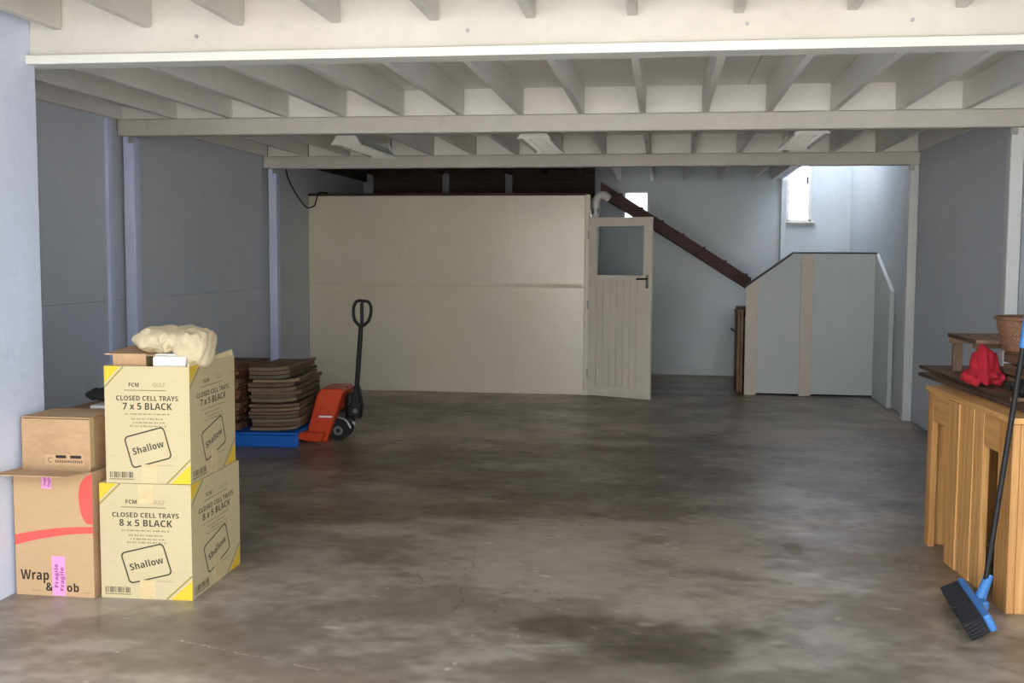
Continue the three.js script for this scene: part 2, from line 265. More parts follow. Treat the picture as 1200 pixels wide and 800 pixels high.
// ------------------------------------------------------------------ ceiling: boards, joists, blocking
{ const c = thing('ceiling', 'painted ceiling of exposed white joists and boards', 'ceiling', [0, 0, 0], 0, null, 'structure');
  const boards = (x0, x1, d0, d1, y, m) => { const n = Math.ceil((x1 - x0) / 1.2); for (let k = 0; k < n; k++) mesh('ceiling_board', bx(x0 + k * 1.2, Math.min(x1, x0 + (k + 1) * 1.2) - 0.004, y, y + 0.03, d0, d1, 0, 2), m, c); };
  boards(XP - 0.1, XR, FRONT, B1 + 0.02, 2.93, M.cream);
  boards(XL, XR, B1 + 0.02, B2, JT, M.ceiling); boards(XL, XR, B2, B3 + 0.05, JT, M.ceiling);
  boards(-0.86, VX, B3 + 0.05, DB, JT, M.ceiling); boards(XL, -0.86, B3 + 0.05, DB, JT, M.darkBoard);
  mesh('upper_deck', [bx(XL - 0.25, XR + 0.25, 3.05, 3.2, FRONT - 0.2, B3 + 0.06), bx(XL - 0.25, VX - 0.1, 3.05, 3.2, B3 + 0.06, DB + 0.2)], M.darkBoard, c);
  const P0 = -0.1633, SP = 0.4475;
  for (let i = -9; i <= 5; i++) {
    const x = P0 + i * SP;
    if (x < XR - 0.06) { mesh('joist', bx(x - 0.022, x + 0.022, JB, JT, B1 + 0.09, B2 + 0.02, 0.004, 2), M.ceiling, c); mesh('joist', bx(x - 0.022, x + 0.022, JB, JT, B2 + 0.03, B3 + 0.02, 0.004, 2), M.ceiling, c);
      if (x < VX) mesh('joist', bx(x - 0.022, x + 0.022, JB, JT, B3 + 0.03, DB, 0.004, 2), x < -0.86 ? M.darkTimber : M.ceiling, c); }
    if (i > -9) for (const b of [B2, B3]) mesh('blocking', bx(x - SP + 0.023, x - 0.023, JB + 0.002, JT, b + 0.035, b + 0.075, 0.003, 0), M.ceiling, c);
  }
  for (const b of [B2, B3]) mesh('blocking', bx(P0 + 5 * SP + 0.023, XR, JB + 0.002, JT, b + 0.035, b + 0.075, 0.003, 0), M.ceiling, c);
  for (const [d0, d1] of [[B1 + 0.09, B2 - 0.1], [B2 + 0.1, B3]]) { mesh('wall_plate', bx(XL, XL + 0.05, JB, JT, d0, d1, 0.004, 2), M.ceiling, c); mesh('wall_plate', bx(XR - 0.03, XR, JB, JT, d0, d1, 0.004, 2), M.ceiling, c); }
  for (const x of [-2.9, -2.445, -1.985, -1.52, -1.055, -0.61, -0.155, 0.312, 0.797, 1.248, 1.7, 2.15]) mesh('joist', bx(x - 0.022, x + 0.022, 2.69, 2.93, FRONT, B1 - 0.005, 0.004, 2), M.cream, c);
  mesh('trimmer', bx(VX - 0.16, VX - 0.115, JB, JT, B3 + 0.03, DB, 0.004, 2), M.ceiling, c); }
// beams: a deep one with a bottom plate, then two plain ones
{ const b = thing('ceiling_beam', 'deep cream front beam with projecting bottom plate', 'beam', [0, 2.525, B1], 0, null, 'structure');
  mesh('web', lb((XP + XR) / 2, 0.245, -0.045, XR - XP, 0.405, 0.09, 0.005, 0), M.cream, b);
  mesh('bottom_plate', lb((XP + XR) / 2 - 0.04, 0.022, -0.04, XR - XP + 0.08, 0.044, 0.15, 0.006, 0), M.whiteMetal, b);
  for (const x of [-2.2, -0.9, 0.35, 1.05]) mesh('bolt', rod([x, 0.12, 0], [x, 0.12, 0.006], 0.009, 8), M.galv, b); }
for (const [d, x0, lab] of [[B2, -4.2, 'middle painted ceiling beam carrying the joists'], [B3, -4.21, 'rear painted ceiling beam in front of the stair']]) {
  const b = thing('ceiling_beam', lab, 'beam', [0, 2.527, d], 0, null, 'structure');
  mesh('timber', lb((x0 + XR) / 2, 0.064, -0.06, XR - x0, 0.128, 0.12, 0.012, 0), M.cream, b);
}
// posts
function post(x, d, lab, m = M.post, w = 0.09) {
  const p = thing('support_post', lab, 'post', [x, 0, d], 0, null, 'structure');
  mesh('shaft', lb(0, 1.263, -0.05, w, 2.526, 0.1, 0.008, 1), m, p);
  mesh('foot_plate', lb(0, 0.004, -0.05, w + 0.02, 0.008, 0.12, 0.002), M.galv, p);
  const s = x > 0 ? -1 : 1;
  mesh('bracket', lb(s * 0.03, 2.5, 0.006, 0.05, 0.05, 0.012, 0.003), M.galv, p);
  for (const y of [2.49, 2.51]) mesh('bolt', rod([s * (y === 2.49 ? 0.02 : 0.04), y, 0.01], [s * (y === 2.49 ? 0.02 : 0.04), y, 0.022], 0.007, 6), M.galv, p);
}
post(-4.115, B2 + 0.01, 'pale lavender post under the middle beam, behind the cartons');
post(-4.115, B3 + 0.01, 'pale lavender post under the rear beam, beyond the pallet jack');
post(2.42, B2 + 0.01, 'white painted post under the middle beam, beyond the pine bench', M.whitePost);
post(2.42, B3 + 0.01, 'white painted post under the rear beam, beside the stair enclosure', M.whitePost);

// ------------------------------------------------------------------ cream store-room partition, with seams and strips
{ const w = thing('wall_partition', 'cream painted sheet partition of the store room', 'wall', [0, 0, 12.7], 0, null, 'structure');
  const xs = [XL, -3.03, -1.755, -0.905], ys = [[0.012, 1.27], [1.276, 2.325]];
  mesh('wall_core', lb((XL - 0.89) / 2, 1.16, -0.06, -0.89 - XL, 2.32, 0.08), M.partition, w);
  for (let i = 0; i < 3; i++) for (const [y0, y1] of ys) mesh('wall_panel', lb((xs[i] + xs[i + 1]) / 2, (y0 + y1) / 2, -0.011, xs[i + 1] - xs[i] - 0.005, y1 - y0, 0.014, 0.002, 1), M.partition, w);
  for (const x of [xs[1], xs[2]]) mesh('cover_strip', lb(x, 1.165, -0.001, 0.05, 2.31, 0.008, 0.002, 1), M.partition, w);
  for (let i = 0; i < 3; i++) mesh('cover_strip', lb((xs[i] + xs[i + 1]) / 2, 1.273, -0.001, xs[i + 1] - xs[i] - 0.07, 0.045, 0.008, 0.002, 0), M.partStrip, w);
  mesh('top_plate', lb((XL - 0.89) / 2, 2.335, -0.05, -0.89 - XL, 0.03, 0.12, 0.004, 0), M.darkTimber, w);
  mesh('end_post', lb(-0.875, 1.165, -0.05, 0.055, 2.33, 0.13, 0.005, 1), M.doorPaint, w);
  mesh('return_wall', lb(-0.89, 1.16, -1.28, 0.06, 2.32, 2.3), M.partition, w);
  for (const x of [-2.8, -1.975]) mesh('strut', lb(x, 2.5, -1.3, 0.09, 0.35, 0.09, 0.004, 1), M.greyStrut, w);
  mesh('bulkhead', lb(-2.33, 2.58, -1.36, 2.9, 0.56, 0.03, 0, 0), M.darkBoard, w); }
// half glazed door standing ajar
{ const W = 0.8, H = 2.05, T = 0.04, d = thing('door_1', 'cream half glazed boarded door standing ajar', 'door', [-0.845, 0.012, 12.66], -0.44, null, 'structure');
  const SW = 0.1;
  mesh('stile', lb(SW / 2, H / 2, 0, SW, H, T, 0.004, 1), M.doorPaint, d); mesh('stile', lb(W - SW / 2, H / 2, 0, SW, H, T, 0.004, 1), M.doorPaint, d);
  mesh('rail', lb(W / 2, H - 0.05, 0, W - 2 * SW, 0.1, T, 0.004, 0), M.doorPaint, d); mesh('rail', lb(W / 2, 1.36, 0, W - 2 * SW, 0.07, T, 0.004, 0), M.doorPaint, d); mesh('rail', lb(W / 2, 0.06, 0, W - 2 * SW, 0.12, T, 0.004, 0), M.doorPaint, d);
  for (let k = 0; k < 7; k++) { const bw = (W - 2 * SW) / 7; mesh('board', lb(SW + bw * (k + 0.5), 0.72, -0.004, bw - 0.004, 1.21, 0.018, 0.004, 1), M.doorPaint, d); }
  const pane = mesh('pane', lb(W / 2, 1.67, 0, W - 2 * SW, 0.56, 0.004), M.glass, d);
  const h = mesh('handle_plate', lb(W - 0.05, 1.33, T / 2 + 0.003, 0.035, 0.15, 0.006, 0.002), M.steel, d); h.userData.label = 'dark steel handle plate';
  mesh('lever', [rod([W - 0.05, 1.36, T / 2 + 0.004], [W - 0.05, 1.36, T / 2 + 0.05], 0.01, 8), rod([W - 0.05, 1.36, T / 2 + 0.05], [W - 0.16, 1.355, T / 2 + 0.05], 0.009, 8)], M.black, h);
  for (const y of [0.25, 1.05, 1.85]) mesh('hinge', rod([-0.004, y - 0.05, 0.022], [-0.004, y + 0.05, 0.022], 0.008, 8), M.steel, d); }

// ------------------------------------------------------------------ stair: enclosure round the landing and the dark red flight
{ const s = thing('stair_enclosure', 'grey white panelled enclosure round the stair landing', 'stair wall', [0, 0, 13.08], 0, null, 'structure');
  const X0 = 0.975, X1 = 2.43;
  const g = extr([[X0, 0.02], [X1, 0.02], [X1, 1.66], [1.505, 1.66], [X0, 1.27]], 0.05); g.translate(0, 0, -0.06); mesh('front_panel', metreUV(g), M.stairPanel, s);
  mesh('trim_strip', extr([[X0 - 0.005, 0], [X0 + 0.13, 0], [X0 + 0.13, 1.365], [X0 - 0.005, 1.268]], 0.02, 0.002), M.stairTrim, s).position.z = -0.01;
  mesh('trim_strip', lb(1.664, 0.825, 0.002, 0.14, 1.65, 0.02, 0.003, 1), M.stairTrim, s);
  mesh('cap', extr([[X0 - 0.01, 1.27], [1.5, 1.662], [X1 + 0.01, 1.662], [X1 + 0.01, 1.682], [1.495, 1.682], [X0 - 0.01, 1.292]], 0.09), M.capDark, s).position.z = -0.075;
  const g2 = extr([[0, 0], [0.92, 0], [0.92, 1.24], [0, 1.66]], 0.035); g2.rotateY(-Math.PI / 2); g2.translate(X1 + 0.035, 0, -0.01); mesh('side_panel', metreUV(g2), M.stairPanel, s);
  const g3 = extr([[0, 1.662], [0.925, 1.242], [0.925, 1.25], [0, 1.67]], 0.036); g3.rotateY(-Math.PI / 2); g3.translate(X1 + 0.0355, 0, -0.01); mesh('side_cap', g3, M.stairPanel, s);
  mesh('end_strip', lb(X1 + 0.005, 0.63, 0.915, 0.05, 1.26, 0.035, 0.004, 1), M.stairPanel, s);
  mesh('landing', lb(1.72, 0.93, -1.07, 1.46, 0.06, 1.98, 0, 0), M.darkTimber, s);
  mesh('inner_side', lb(X0 + 0.02, 0.46, -1.45, 0.04, 0.9, 1.2, 0, 1), M.stairPanel, s); }
{ const s = thing('stair_flight', 'dark red timber stair flight rising along the rear wall', 'stair', [1.02, 1.28, 13.7], 0, null, 'structure');
  const n = 7, run = 0.2571, rise = 0.163, Wd = 0.95, L = n * run, sl = rise / run;
  for (const z of [0, -Wd]) { const g = extr([[0.05, -0.07], [0.05, 0.085], [-L, 0.115 + L * sl], [-L, -0.045 + L * sl]], 0.04, 0.003); g.translate(0, 0, z - 0.02); mesh('stringer', metreUV(g, 0), M.maroon, s); }
  for (let k = 0; k < n; k++) { mesh('tread', lb(-(k + 0.33) * run, (k + 0.62) * rise + 0.02, -Wd / 2 + 0.005, run * 0.72, 0.035, Wd + 0.07, 0.006, 2), M.maroon, s); mesh('riser', lb(-k * run - 0.02, k * rise + 0.07, -Wd / 2, 0.018, rise * 0.5, Wd - 0.05, 0, 2), M.maroon, s); }
  mesh('soffit', extr([[0.03, -0.03], [0.03, -0.02], [-L, -0.045 + L * sl], [-L, -0.055 + L * sl]], Wd - 0.05).translate(0, 0, -Wd + 0.03), M.maroon, s); }
// pale pipe elbow above the door
{ const d = thing('pipe_elbow', 'pale grey pipe elbow above the half glazed door', 'pipe', [-0.8, 2.05, 12.98]);
  mesh('bend', tube([[0, 0.1, 0], [0, 0.2, 0], [0.03, 0.27, 0], [0.1, 0.29, 0], [0.16, 0.24, 0]], 0.045, 40, 16), M.whiteMetal, d);
  mesh('pipe', rod([0, -0.3, 0], [0, 0.1, 0], 0.042, 16), M.whiteMetal, d);
  mesh('collar', rod([0, 0.07, 0], [0, 0.13, 0], 0.052, 18), M.galv, d); }
// narrow brown cupboard door at the side of the stair
{ const d = thing('door_2', 'narrow brown timber cupboard door beside the stair enclosure', 'door', [0.955, 0.02, 13.16], 0, null, 'structure');
  mesh('leaf', lb(-0.055, 0.47, -0.2, 0.035, 0.94, 0.42, 0.004, 1), M.brownWood, d); mesh('edge_strip', lb(-0.02, 0.47, 0.0, 0.03, 0.94, 0.05, 0.004, 1), M.brownWood, d);
  mesh('top_rail', lb(-0.045, 0.955, -0.2, 0.08, 0.03, 0.46, 0.004, 2), M.brownWood, d);
  mesh('handle', [rod([-0.07, 0.72, -0.02], [-0.13, 0.735, -0.02], 0.009, 8), rod([-0.13, 0.735, -0.02], [-0.145, 0.76, -0.02], 0.009, 8), lb(-0.078, 0.72, -0.02, 0.01, 0.1, 0.04, 0.002)], M.black, d); }

// ------------------------------------------------------------------ ceiling lights (off)
function lightFitting(x, d, lab) {
  const L = 1.22, f = thing('ceiling_light', lab, 'light', [x, 2.652, d + L / 2]);
  mesh('channel', lb(0, -0.03, 0, 0.1, 0.06, L, 0.005, 2), M.whiteMetal, f);
  for (const s of [-1, 1]) {
    const g = lb(0, 0, 0, 0.11, 0.006, L, 0, 2); g.rotateZ(-s * 0.75); g.translate(s * 0.088, -0.09, 0); mesh('reflector', g, M.whiteMetal, f);
    const t = cyl(0.018, 0.018, L - 0.08, 14); t.rotateX(Math.PI / 2); t.translate(s * 0.055, -0.1, 0); const tb = mesh('tube', t, M.tube, f);
    for (const e of [-1, 1]) { const c = cyl(0.019, 0.019, 0.03, 14); c.rotateX(Math.PI / 2); c.translate(s * 0.055, -0.1, e * (L / 2 - 0.03)); mesh('tube_cap', c, M.steel, tb); }
  }
  for (const e of [-1, 1]) mesh('end_plate', extr([[-0.05, 0], [0.05, 0], [0.127, -0.13], [-0.127, -0.13]], 0.008).translate(0, 0, e * L / 2 - 0.004), M.whiteMetal, f);
  for (let k = 0; k < 9; k++) mesh('cross_blade', lb(0, -0.105, -L / 2 + 0.13 + k * 0.12, 0.2, 0.04, 0.004), M.whiteMetal, f);
}
lightFitting(-2.59, 8.78, 'unlit fluorescent ceiling light above the pallet jack');
lightFitting(-1.005, 8.45, 'unlit fluorescent ceiling light in front of the cream partition');
lightFitting(1.065, 8.3, 'unlit fluorescent ceiling light in front of the stair');
// loose cable
tag(mesh('hanging_cable', tube([[-4.02, 2.65, -11.34], [-4.03, 2.45, -11.45], [-4.03, 2.27, -11.75], [-4.04, 2.16, -12.1], [-4.06, 2.2, -12.45], [-4.08, 2.35, -12.66], [-4.0, 2.36, -12.76]], 0.008, 60, 6), M.black), 'black cable drooping from the rear beam to the partition top', 'cable');

// ------------------------------------------------------------------ cartons
function speckle(c, w, h, n, col) { for (let i = 0; i < n; i++) { c.fillStyle = col + (0.03 + rnd() * 0.05).toFixed(3) + ')'; c.fillRect(rnd() * w, rnd() * h, 4 + rnd() * 60, 1 + rnd() * 2); } }
function trayPrint(size, side) {
  return canvasTex(512, side ? 448 : 680, (c, w, h) => {
    c.fillStyle = '#c6b58c'; c.fillRect(0, 0, w, h); speckle(c, w, h, 500, 'rgba(120,90,40,');
    const ink = '#3b3428', s = w / 512, vs = h / 680;
    c.fillStyle = '#e0b92e'; c.beginPath(); c.moveTo(0, 0); c.lineTo(96 * s, 0); c.lineTo(0, 100 * vs); c.fill(); c.beginPath(); c.moveTo(w, h); c.lineTo(w - 120 * s, h); c.lineTo(w, h - 118 * vs); c.fill();
    c.strokeStyle = '#8f8034'; c.lineWidth = 8; c.beginPath(); c.moveTo(118 * s, 0); c.lineTo(0, 124 * vs); c.moveTo(w - 146 * s, h); c.lineTo(w, h - 144 * vs); c.stroke();
    c.save(); c.scale(1, vs); c.textAlign = 'center';
    c.fillStyle = ink; c.font = 'bold 32px sans-serif'; c.fillText('FCM', 178, 118); c.fillStyle = '#8d8060'; c.font = '32px sans-serif'; c.fillText('GULF', 330, 118);
    c.fillStyle = '#7d7254'; c.fillRect(120, 136, 250, 5);
    c.fillStyle = ink; c.font = 'bold 40px sans-serif'; c.fillText('CLOSED CELL TRAYS', 256, 198, 400); c.font = 'bold 54px sans-serif'; c.fillText(size + ' x 5 BLACK', 256, 250, 370);
    c.fillStyle = '#8a7d5c'; for (const [y, a, b] of [[272, 120, 390], [300, 160, 350], [322, 170, 350], [342, 150, 360]]) for (let x = a; x < b; x += 16) c.fillRect(x, y, 6 + ((x * 7 + y) % 9), 8);
    c.translate(256, 470); c.rotate(-0.27); c.strokeStyle = ink; c.lineWidth = 8; const rw = 122, rh = 92, r = 26;
    c.beginPath(); c.moveTo(-rw + r, -rh); c.lineTo(rw - r, -rh); c.quadraticCurveTo(rw, -rh, rw, -rh + r); c.lineTo(rw, rh - r); c.quadraticCurveTo(rw, rh, rw - r, rh); c.lineTo(-rw + r, rh); c.quadraticCurveTo(-rw, rh, -rw, rh - r); c.lineTo(-rw, -rh + r); c.quadraticCurveTo(-rw, -rh, -rw + r, -rh); c.stroke();
    c.fillStyle = ink; c.font = 'bold 54px sans-serif'; c.fillText('Shallow', 0, 20, 196); c.restore();
    c.fillStyle = '#5b5040'; for (let x = 22; x < 166; x += 9) { c.fillRect(x, h - 66 * vs, 3 + (x % 5), 34 * vs); }
    c.fillStyle = '#85795a'; c.fillRect(20, h - 26 * vs, 150, 6);
    c.fillStyle = '#a0936c'; for (let x = 300; x < 410; x += 14) c.fillRect(x, h - 110 * vs, 9, 6);
  });
}
function carton(name, lab, pos, turn, W, H, D, mats, top) {   // pos: front left bottom corner's middle of the base
  const b = thing(name, lab, 'carton', pos, turn, null), T = 0.006;
  mesh('front_panel', lb(0, H / 2, D / 2 - T / 2, W, H, T, 0.0015, 1, !!mats.printed), mats.front, b);
  mesh('side_panel', lb(W / 2 - T / 2, H / 2, 0, T, H, D - 2 * T, 0.0015, 1, !!mats.printed), mats.side, b);
  mesh('side_panel', lb(-W / 2 + T / 2, H / 2, 0, T, H, D - 2 * T, 0.0015, 1), mats.plain, b);
  mesh('back_panel', lb(0, H / 2, -D / 2 + T / 2, W, H, T, 0.0015, 1), mats.plain, b);
  mesh('bottom', lb(0, T / 2, 0, W - 2 * T, T, D - 2 * T, 0, 0), mats.plain, b);
  if (top) { for (const s of [-1, 1]) mesh('flap', lb(s * W / 4, H - T / 2, 0, W / 2 - 0.008, T, D - 2 * T, 0.001, 2), mats.plain, b); mesh('tape_strip', lb(0, H + 0.0006, 0, 0.06, 0.0012, D, 0), M.tape, b); }
  return b;
}
const prt = (t) => std({ map: t, roughness: 0.8 });
const RB = new THREE.BoxGeometry(1, 1, 1);   // printed panels use the plain box uv, one print per face
function printed(b, name, W, H, T, m, x, y, z, alongZ) { const g = alongZ ? new THREE.BoxGeometry(T, H, W) : new THREE.BoxGeometry(W, H, T); g.translate(x, y, z); return mesh(name, g, m, b); }
function trayCarton(lab, pos, turn, W, H, D, size, closed) {
  const b = thing('tray_carton', lab, 'carton', pos, turn), T = 0.006;
  printed(b, 'front_panel', W, H, T, prt(trayPrint(size, false)), 0, H / 2, D / 2 - T / 2, false);
  printed(b, 'side_panel', D - 2 * T, H, T, prt(trayPrint(size, true)), W / 2 - T / 2, H / 2, 0, true);
  mesh('side_panel', lb(-W / 2 + T / 2, H / 2, 0, T, H, D - 2 * T, 0, 1), M.kraftCream, b);
  mesh('back_panel', lb(0, H / 2, -D / 2 + T / 2, W, H, T, 0, 1), M.kraftCream, b);
  mesh('bottom', lb(0, T / 2, 0, W - 2 * T, T, D - 2 * T, 0, 0), M.kraftCream, b);
  for (const y of closed ? [H - 0.045, 0.045] : [0.045]) mesh('tape_strip', lb(0.005, y, D / 2 + 0.0006, 0.075, 0.09, 0.0012), M.tape, b);
  mesh('tape_strip', lb(W / 2 + 0.0006, 0.06, 0.0, 0.0012, 0.12, 0.075), M.tape, b);
  return b;
}
{ const low = trayCarton('cream tray carton marked 8 x 5 on the floor', [-2.395, 0, 5.07], 0.03, 0.447, 0.548, 0.63, '8', true);
  for (const s of [-1, 1]) mesh('flap', lb(0, 0.545, s * 0.155, 0.43, 0.005, 0.3, 0.001, 0), M.kraftCream, low);
  const up = trayCarton('cream tray carton marked 7 x 5 stacked on another', [-2.385, 0.55, 5.07], 0.055, 0.408, 0.55, 0.62, '7', false);
  // open top: raised flaps and what lies in it
  let g = lb(0, 0, 0, 0.26, 0.005, 0.3, 0.001, 0); g.rotateZ(-0.02); g.rotateX(0.05); g.translate(-0.12, 0.6, 0.05); mesh('flap', g, M.kraft, up).userData.label = 'brown folded inner flap';
  g = lb(0, 0.075, 0, 0.006, 0.15, 0.5, 0.001, 2); g.rotateZ(-0.15); g.translate(0.2, 0.5, -0.03);
  const sf = extr([[-0.3, 0], [0.3, 0], [0.3, 0.015], [-0.3, 0.03]], 0.006); sf.rotateY(-Math.PI / 2); sf.translate(0.2, 0.55, 0); mesh('flap', metreUV(sf), M.kraftCream, up);
  mesh('inner_liner', lb(-0.11, 0.567, 0.24, 0.16, 0.07, 0.006, 0.001), M.kraft, up);
  const pb = thing('white_packet', 'small white packet lying in the open tray carton', 'packet', [-2.3, 1.06, 4.93], 0.1); mesh('packet_body', lb(0, 0.045, 0, 0.16, 0.075, 0.2, 0.012), M.paper, pb); mesh('packet_fold', lb(0, 0.086, 0.02, 0.15, 0.006, 0.1, 0.002), M.paper, pb);
}
// crumpled cloth bundle on the top carton: an uneven surface meshed from overlapping lumps
function lumps(list, res, size, k, crease = 0.035) {   // smooth union of ellipsoids as one skin
  const mc = new MarchingCubes(res, new THREE.MeshBasicMaterial(), false, false, 60000), N = res;
  for (let z = 0; z < N; z++) for (let y = 0; y < N; y++) for (let x = 0; x < N; x++) {
    const px = ((x - N / 2) / (N / 2)) * size, py = ((y - N / 2) / (N / 2)) * size, pz = ((z - N / 2) / (N / 2)) * size;
    let s = 0;
    for (const [cx, cy, cz, rx, ry, rz] of list) { const q = Math.hypot((px - cx) / rx, (py - cy) / ry, (pz - cz) / rz), d = (q - 1) * Math.min(rx, ry, rz); s += Math.exp(-d / k); }
    const wr = (fbm(px * 26 + 40, py * 14 + pz * 22 + 40, 4096, 4096, 201, 3) - 0.5) * crease;
    mc.field[x + y * N + z * N * N] = k * Math.log(Math.max(s, 1e-9)) + wr;
  }
  mc.isolation = 0; mc.update();
  const n = mc.count, g = new THREE.BufferGeometry();
  g.setAttribute('position', new THREE.BufferAttribute(mc.positionArray.slice(0, n * 3), 3)); g.scale(size, size, size);
  const w = mergeVertices(g, size * 1e-4); w.computeVertexNormals();
  return metreUV(w);
}
tag(mesh('cloth_bundle', lumps([[0, 0.06, 0, 0.17, 0.062, 0.13], [-0.1, 0.055, 0.0, 0.09, 0.055, 0.11], [0.1, 0.06, 0.0, 0.08, 0.055, 0.12], [0.12, 0.0, 0.1, 0.045, 0.06, 0.03], [0.16, 0.01, 0.06, 0.03, 0.05, 0.05], [0.07, 0.02, 0.11, 0.03, 0.045, 0.025], [0.175, -0.01, 0.02, 0.025, 0.045, 0.05]], 60, 0.3, 0.012, 0.028), M.cloth), 'crumpled beige cloth bundle on the topmost tray carton', 'cloth');
scene.children[scene.children.length - 1].position.set(-2.335, 1.15, -4.99);

// open brown moving carton on the floor with a smaller carton standing in it
const wrapPrint = canvasTex(512, 768, (c, w, h) => {
  c.fillStyle = '#c2a076'; c.fillRect(0, 0, w, h); speckle(c, w, h, 700, 'rgba(110,70,30,');
  c.fillStyle = '#dd5a50'; c.beginPath(); c.moveTo(0, 398); c.quadraticCurveTo(260, 338, w, 332); c.lineTo(w, 372); c.quadraticCurveTo(260, 384, 0, 462); c.fill();
  c.beginPath(); c.moveTo(w, 10); c.quadraticCurveTo(416, 40, 424, 170); c.quadraticCurveTo(430, 285, 478, 318); c.lineTo(w, 318); c.fill();
  c.fillStyle = '#1e1712'; c.font = 'bold 84px sans-serif'; c.textAlign = 'left'; c.fillText('Wrap', 30, 672, 190); c.font = 'bold 70px sans-serif'; c.fillText('&', 192, 738); c.fillText('ob', 330, 738, 84);
  c.fillStyle = '#a8825c'; c.fillRect(100, 738, 60, 5); c.fillRect(440, 738, 54, 5); c.fillStyle = '#3a2a20'; c.beginPath(); c.arc(338, 24, 14, 0, 7); c.fill();
});
const pinkPrint = (txt, two) => canvasTex(256, 512, (c, w, h) => {
  c.fillStyle = '#e39ac6'; c.fillRect(0, 0, w, h); speckle(c, w, h, 150, 'rgba(160,30,110,');
  c.save(); c.translate(w / 2, h / 2); c.rotate(-Math.PI / 2); c.fillStyle = '#7d2a70'; c.textAlign = 'center'; c.font = 'bold 96px sans-serif'; c.fillText(txt, 0, two ? -12 : 34, 480); if (two) { c.font = 'bold 96px sans-serif'; c.fillText(txt, -40, 96, 380); } c.restore();
});
M.pinkA = prt(pinkPrint('Fragile', true)); M.pinkB = prt(pinkPrint('Fragile', false)); M.pinkB.map.repeat.set(1, 1);
{ const W = 0.396, H = 0.6, D = 0.48, T = 0.006, b = thing('moving_carton', 'open brown carton with red curved print beside lavender wall', 'carton', [-2.833, 0, 4.97], 0);
  printed(b, 'front_panel', W, H, T, prt(wrapPrint), 0, H / 2, D / 2 - T / 2, false);
  for (const s of [-1, 1]) mesh('side_panel', lb(s * (W / 2 - T / 2), H / 2, 0, T, H, D - 2 * T, 0, 1), M.kraft, b);
  mesh('back_panel', lb(0, H / 2, -D / 2 + T / 2, W, H, T, 0, 1), M.kraft, b); mesh('bottom', lb(0, T / 2, 0, W - 2 * T, T, D - 2 * T, 0, 0), M.kraft, b);
  const g = extr([[-W / 2, 0], [W / 2, 0], [W / 2 - 0.03, 0.17], [-W / 2 - 0.004, 0.17]], 0.005); g.rotateX(Math.PI / 2 - 0.06); g.translate(0, H + 0.002, D / 2); mesh('front_flap', metreUV(g, 0), M.kraft, b);
  const g2 = extr([[-W / 2, 0], [W / 2, 0], [W / 2 - 0.02, 0.16], [-W / 2 + 0.02, 0.16]], 0.005); g2.rotateX(-0.15); g2.translate(0, H, -D / 2); mesh('back_flap', metreUV(g2, 0), M.kraft, b);
  const t = mesh('fragile_tape', new THREE.BoxGeometry(0.068, 0.19, 0.001), M.pinkA, b); t.position.set(0.02, 0.098, D / 2 + 0.0008); t.userData.label = 'pink printed fragile tape';
  const t2 = mesh('fragile_tape', new THREE.BoxGeometry(0.05, 0.08, 0.001), M.pinkA, b); t2.position.set(-0.03, 0.555, D / 2 + 0.0008); t2.userData.label = 'pink printed fragile tape';
  const c = thing('small_carton', 'plain brown carton standing in the open moving carton', 'carton', [-2.85, 0.007, 4.945], 0), w2 = 0.348, h2 = 0.838, d2 = 0.3;
  mesh('body', lb(0, h2 / 2 - 0.004, 0, w2, h2 - 0.008, d2, 0.003, 1), M.kraft, c);
  for (const s of [-1, 1]) mesh('flap', lb(0, h2 - 0.002, s * d2 / 4, w2 - 0.004, 0.006, d2 / 2 - 0.004, 0.001, 0), M.kraft, c);
  const st = canvasTex(256, 64, (q, a, e) => { q.fillStyle = '#c9a47c'; q.fillRect(0, 0, a, e); q.fillStyle = '#2a221c'; q.fillRect(70, 4, 68, 18); q.fillRect(164, 4, 72, 18); q.fillStyle = '#7a6248'; for (let x = 66; x < 240; x += 14) q.fillRect(x, 34, 10, 16); q.strokeStyle = '#7a6248'; q.lineWidth = 5; q.beginPath(); q.arc(34, 34, 14, 0.8, 5.4); q.stroke(); });
  mesh('stamp', new THREE.BoxGeometry(0.2, 0.05, 0.001), prt(st), c).position.set(0.045, 0.635, d2 / 2 + 0.0006);
  mesh('corner_tape', lb(w2 / 2 + 0.0006, h2 - 0.12, d2 / 2 - 0.02, 0.0012, 0.24, 0.04), M.tape, c); }
// darker carton behind, with pink tape, and what lies on it
{ const b = thing('taped_carton', 'brown carton with vertical pink tape behind moving carton', 'carton', [-2.87, 0, 5.46], 0), W = 0.42, H = 0.815, D = 0.4;
  mesh('body', lb(0, H / 2 - 0.004, 0, W, H - 0.008, D, 0.003, 1), M.kraftDark, b);
  for (const s of [-1, 1]) mesh('flap', lb(0, H - 0.003, s * D / 4, W - 0.004, 0.006, D / 2 - 0.004, 0.001, 0), M.kraftDark, b);
  const t = mesh('fragile_tape', new THREE.BoxGeometry(0.055, 0.46, 0.001), M.pinkB, b); t.position.set(0.035, 0.53, D / 2 + 0.0008); t.userData.label = 'pink printed fragile tape';
  const s = thing('white_board', 'thin white board lying on the pink taped carton', 'board', [-2.8, H + 0.001, 5.4], 0.05); mesh('sheet', lb(0, 0.008, 0, 0.3, 0.016, 0.2, 0.002), M.paper, s); mesh('edge_strip', lb(0, 0.009, 0.1015, 0.3, 0.014, 0.003), M.whitePlastic, s);
  tag(mesh('black_bag', lumps([[0, 0.04, 0, 0.13, 0.03, 0.07], [0.09, 0.07, 0, 0.08, 0.028, 0.06], [-0.09, 0.03, 0.01, 0.07, 0.022, 0.05]], 40, 0.25, 0.008), M.blackCloth), 'crumpled black bag on white board above taped carton', 'bag').position.set(-2.86, H + 0.03, -5.4); }

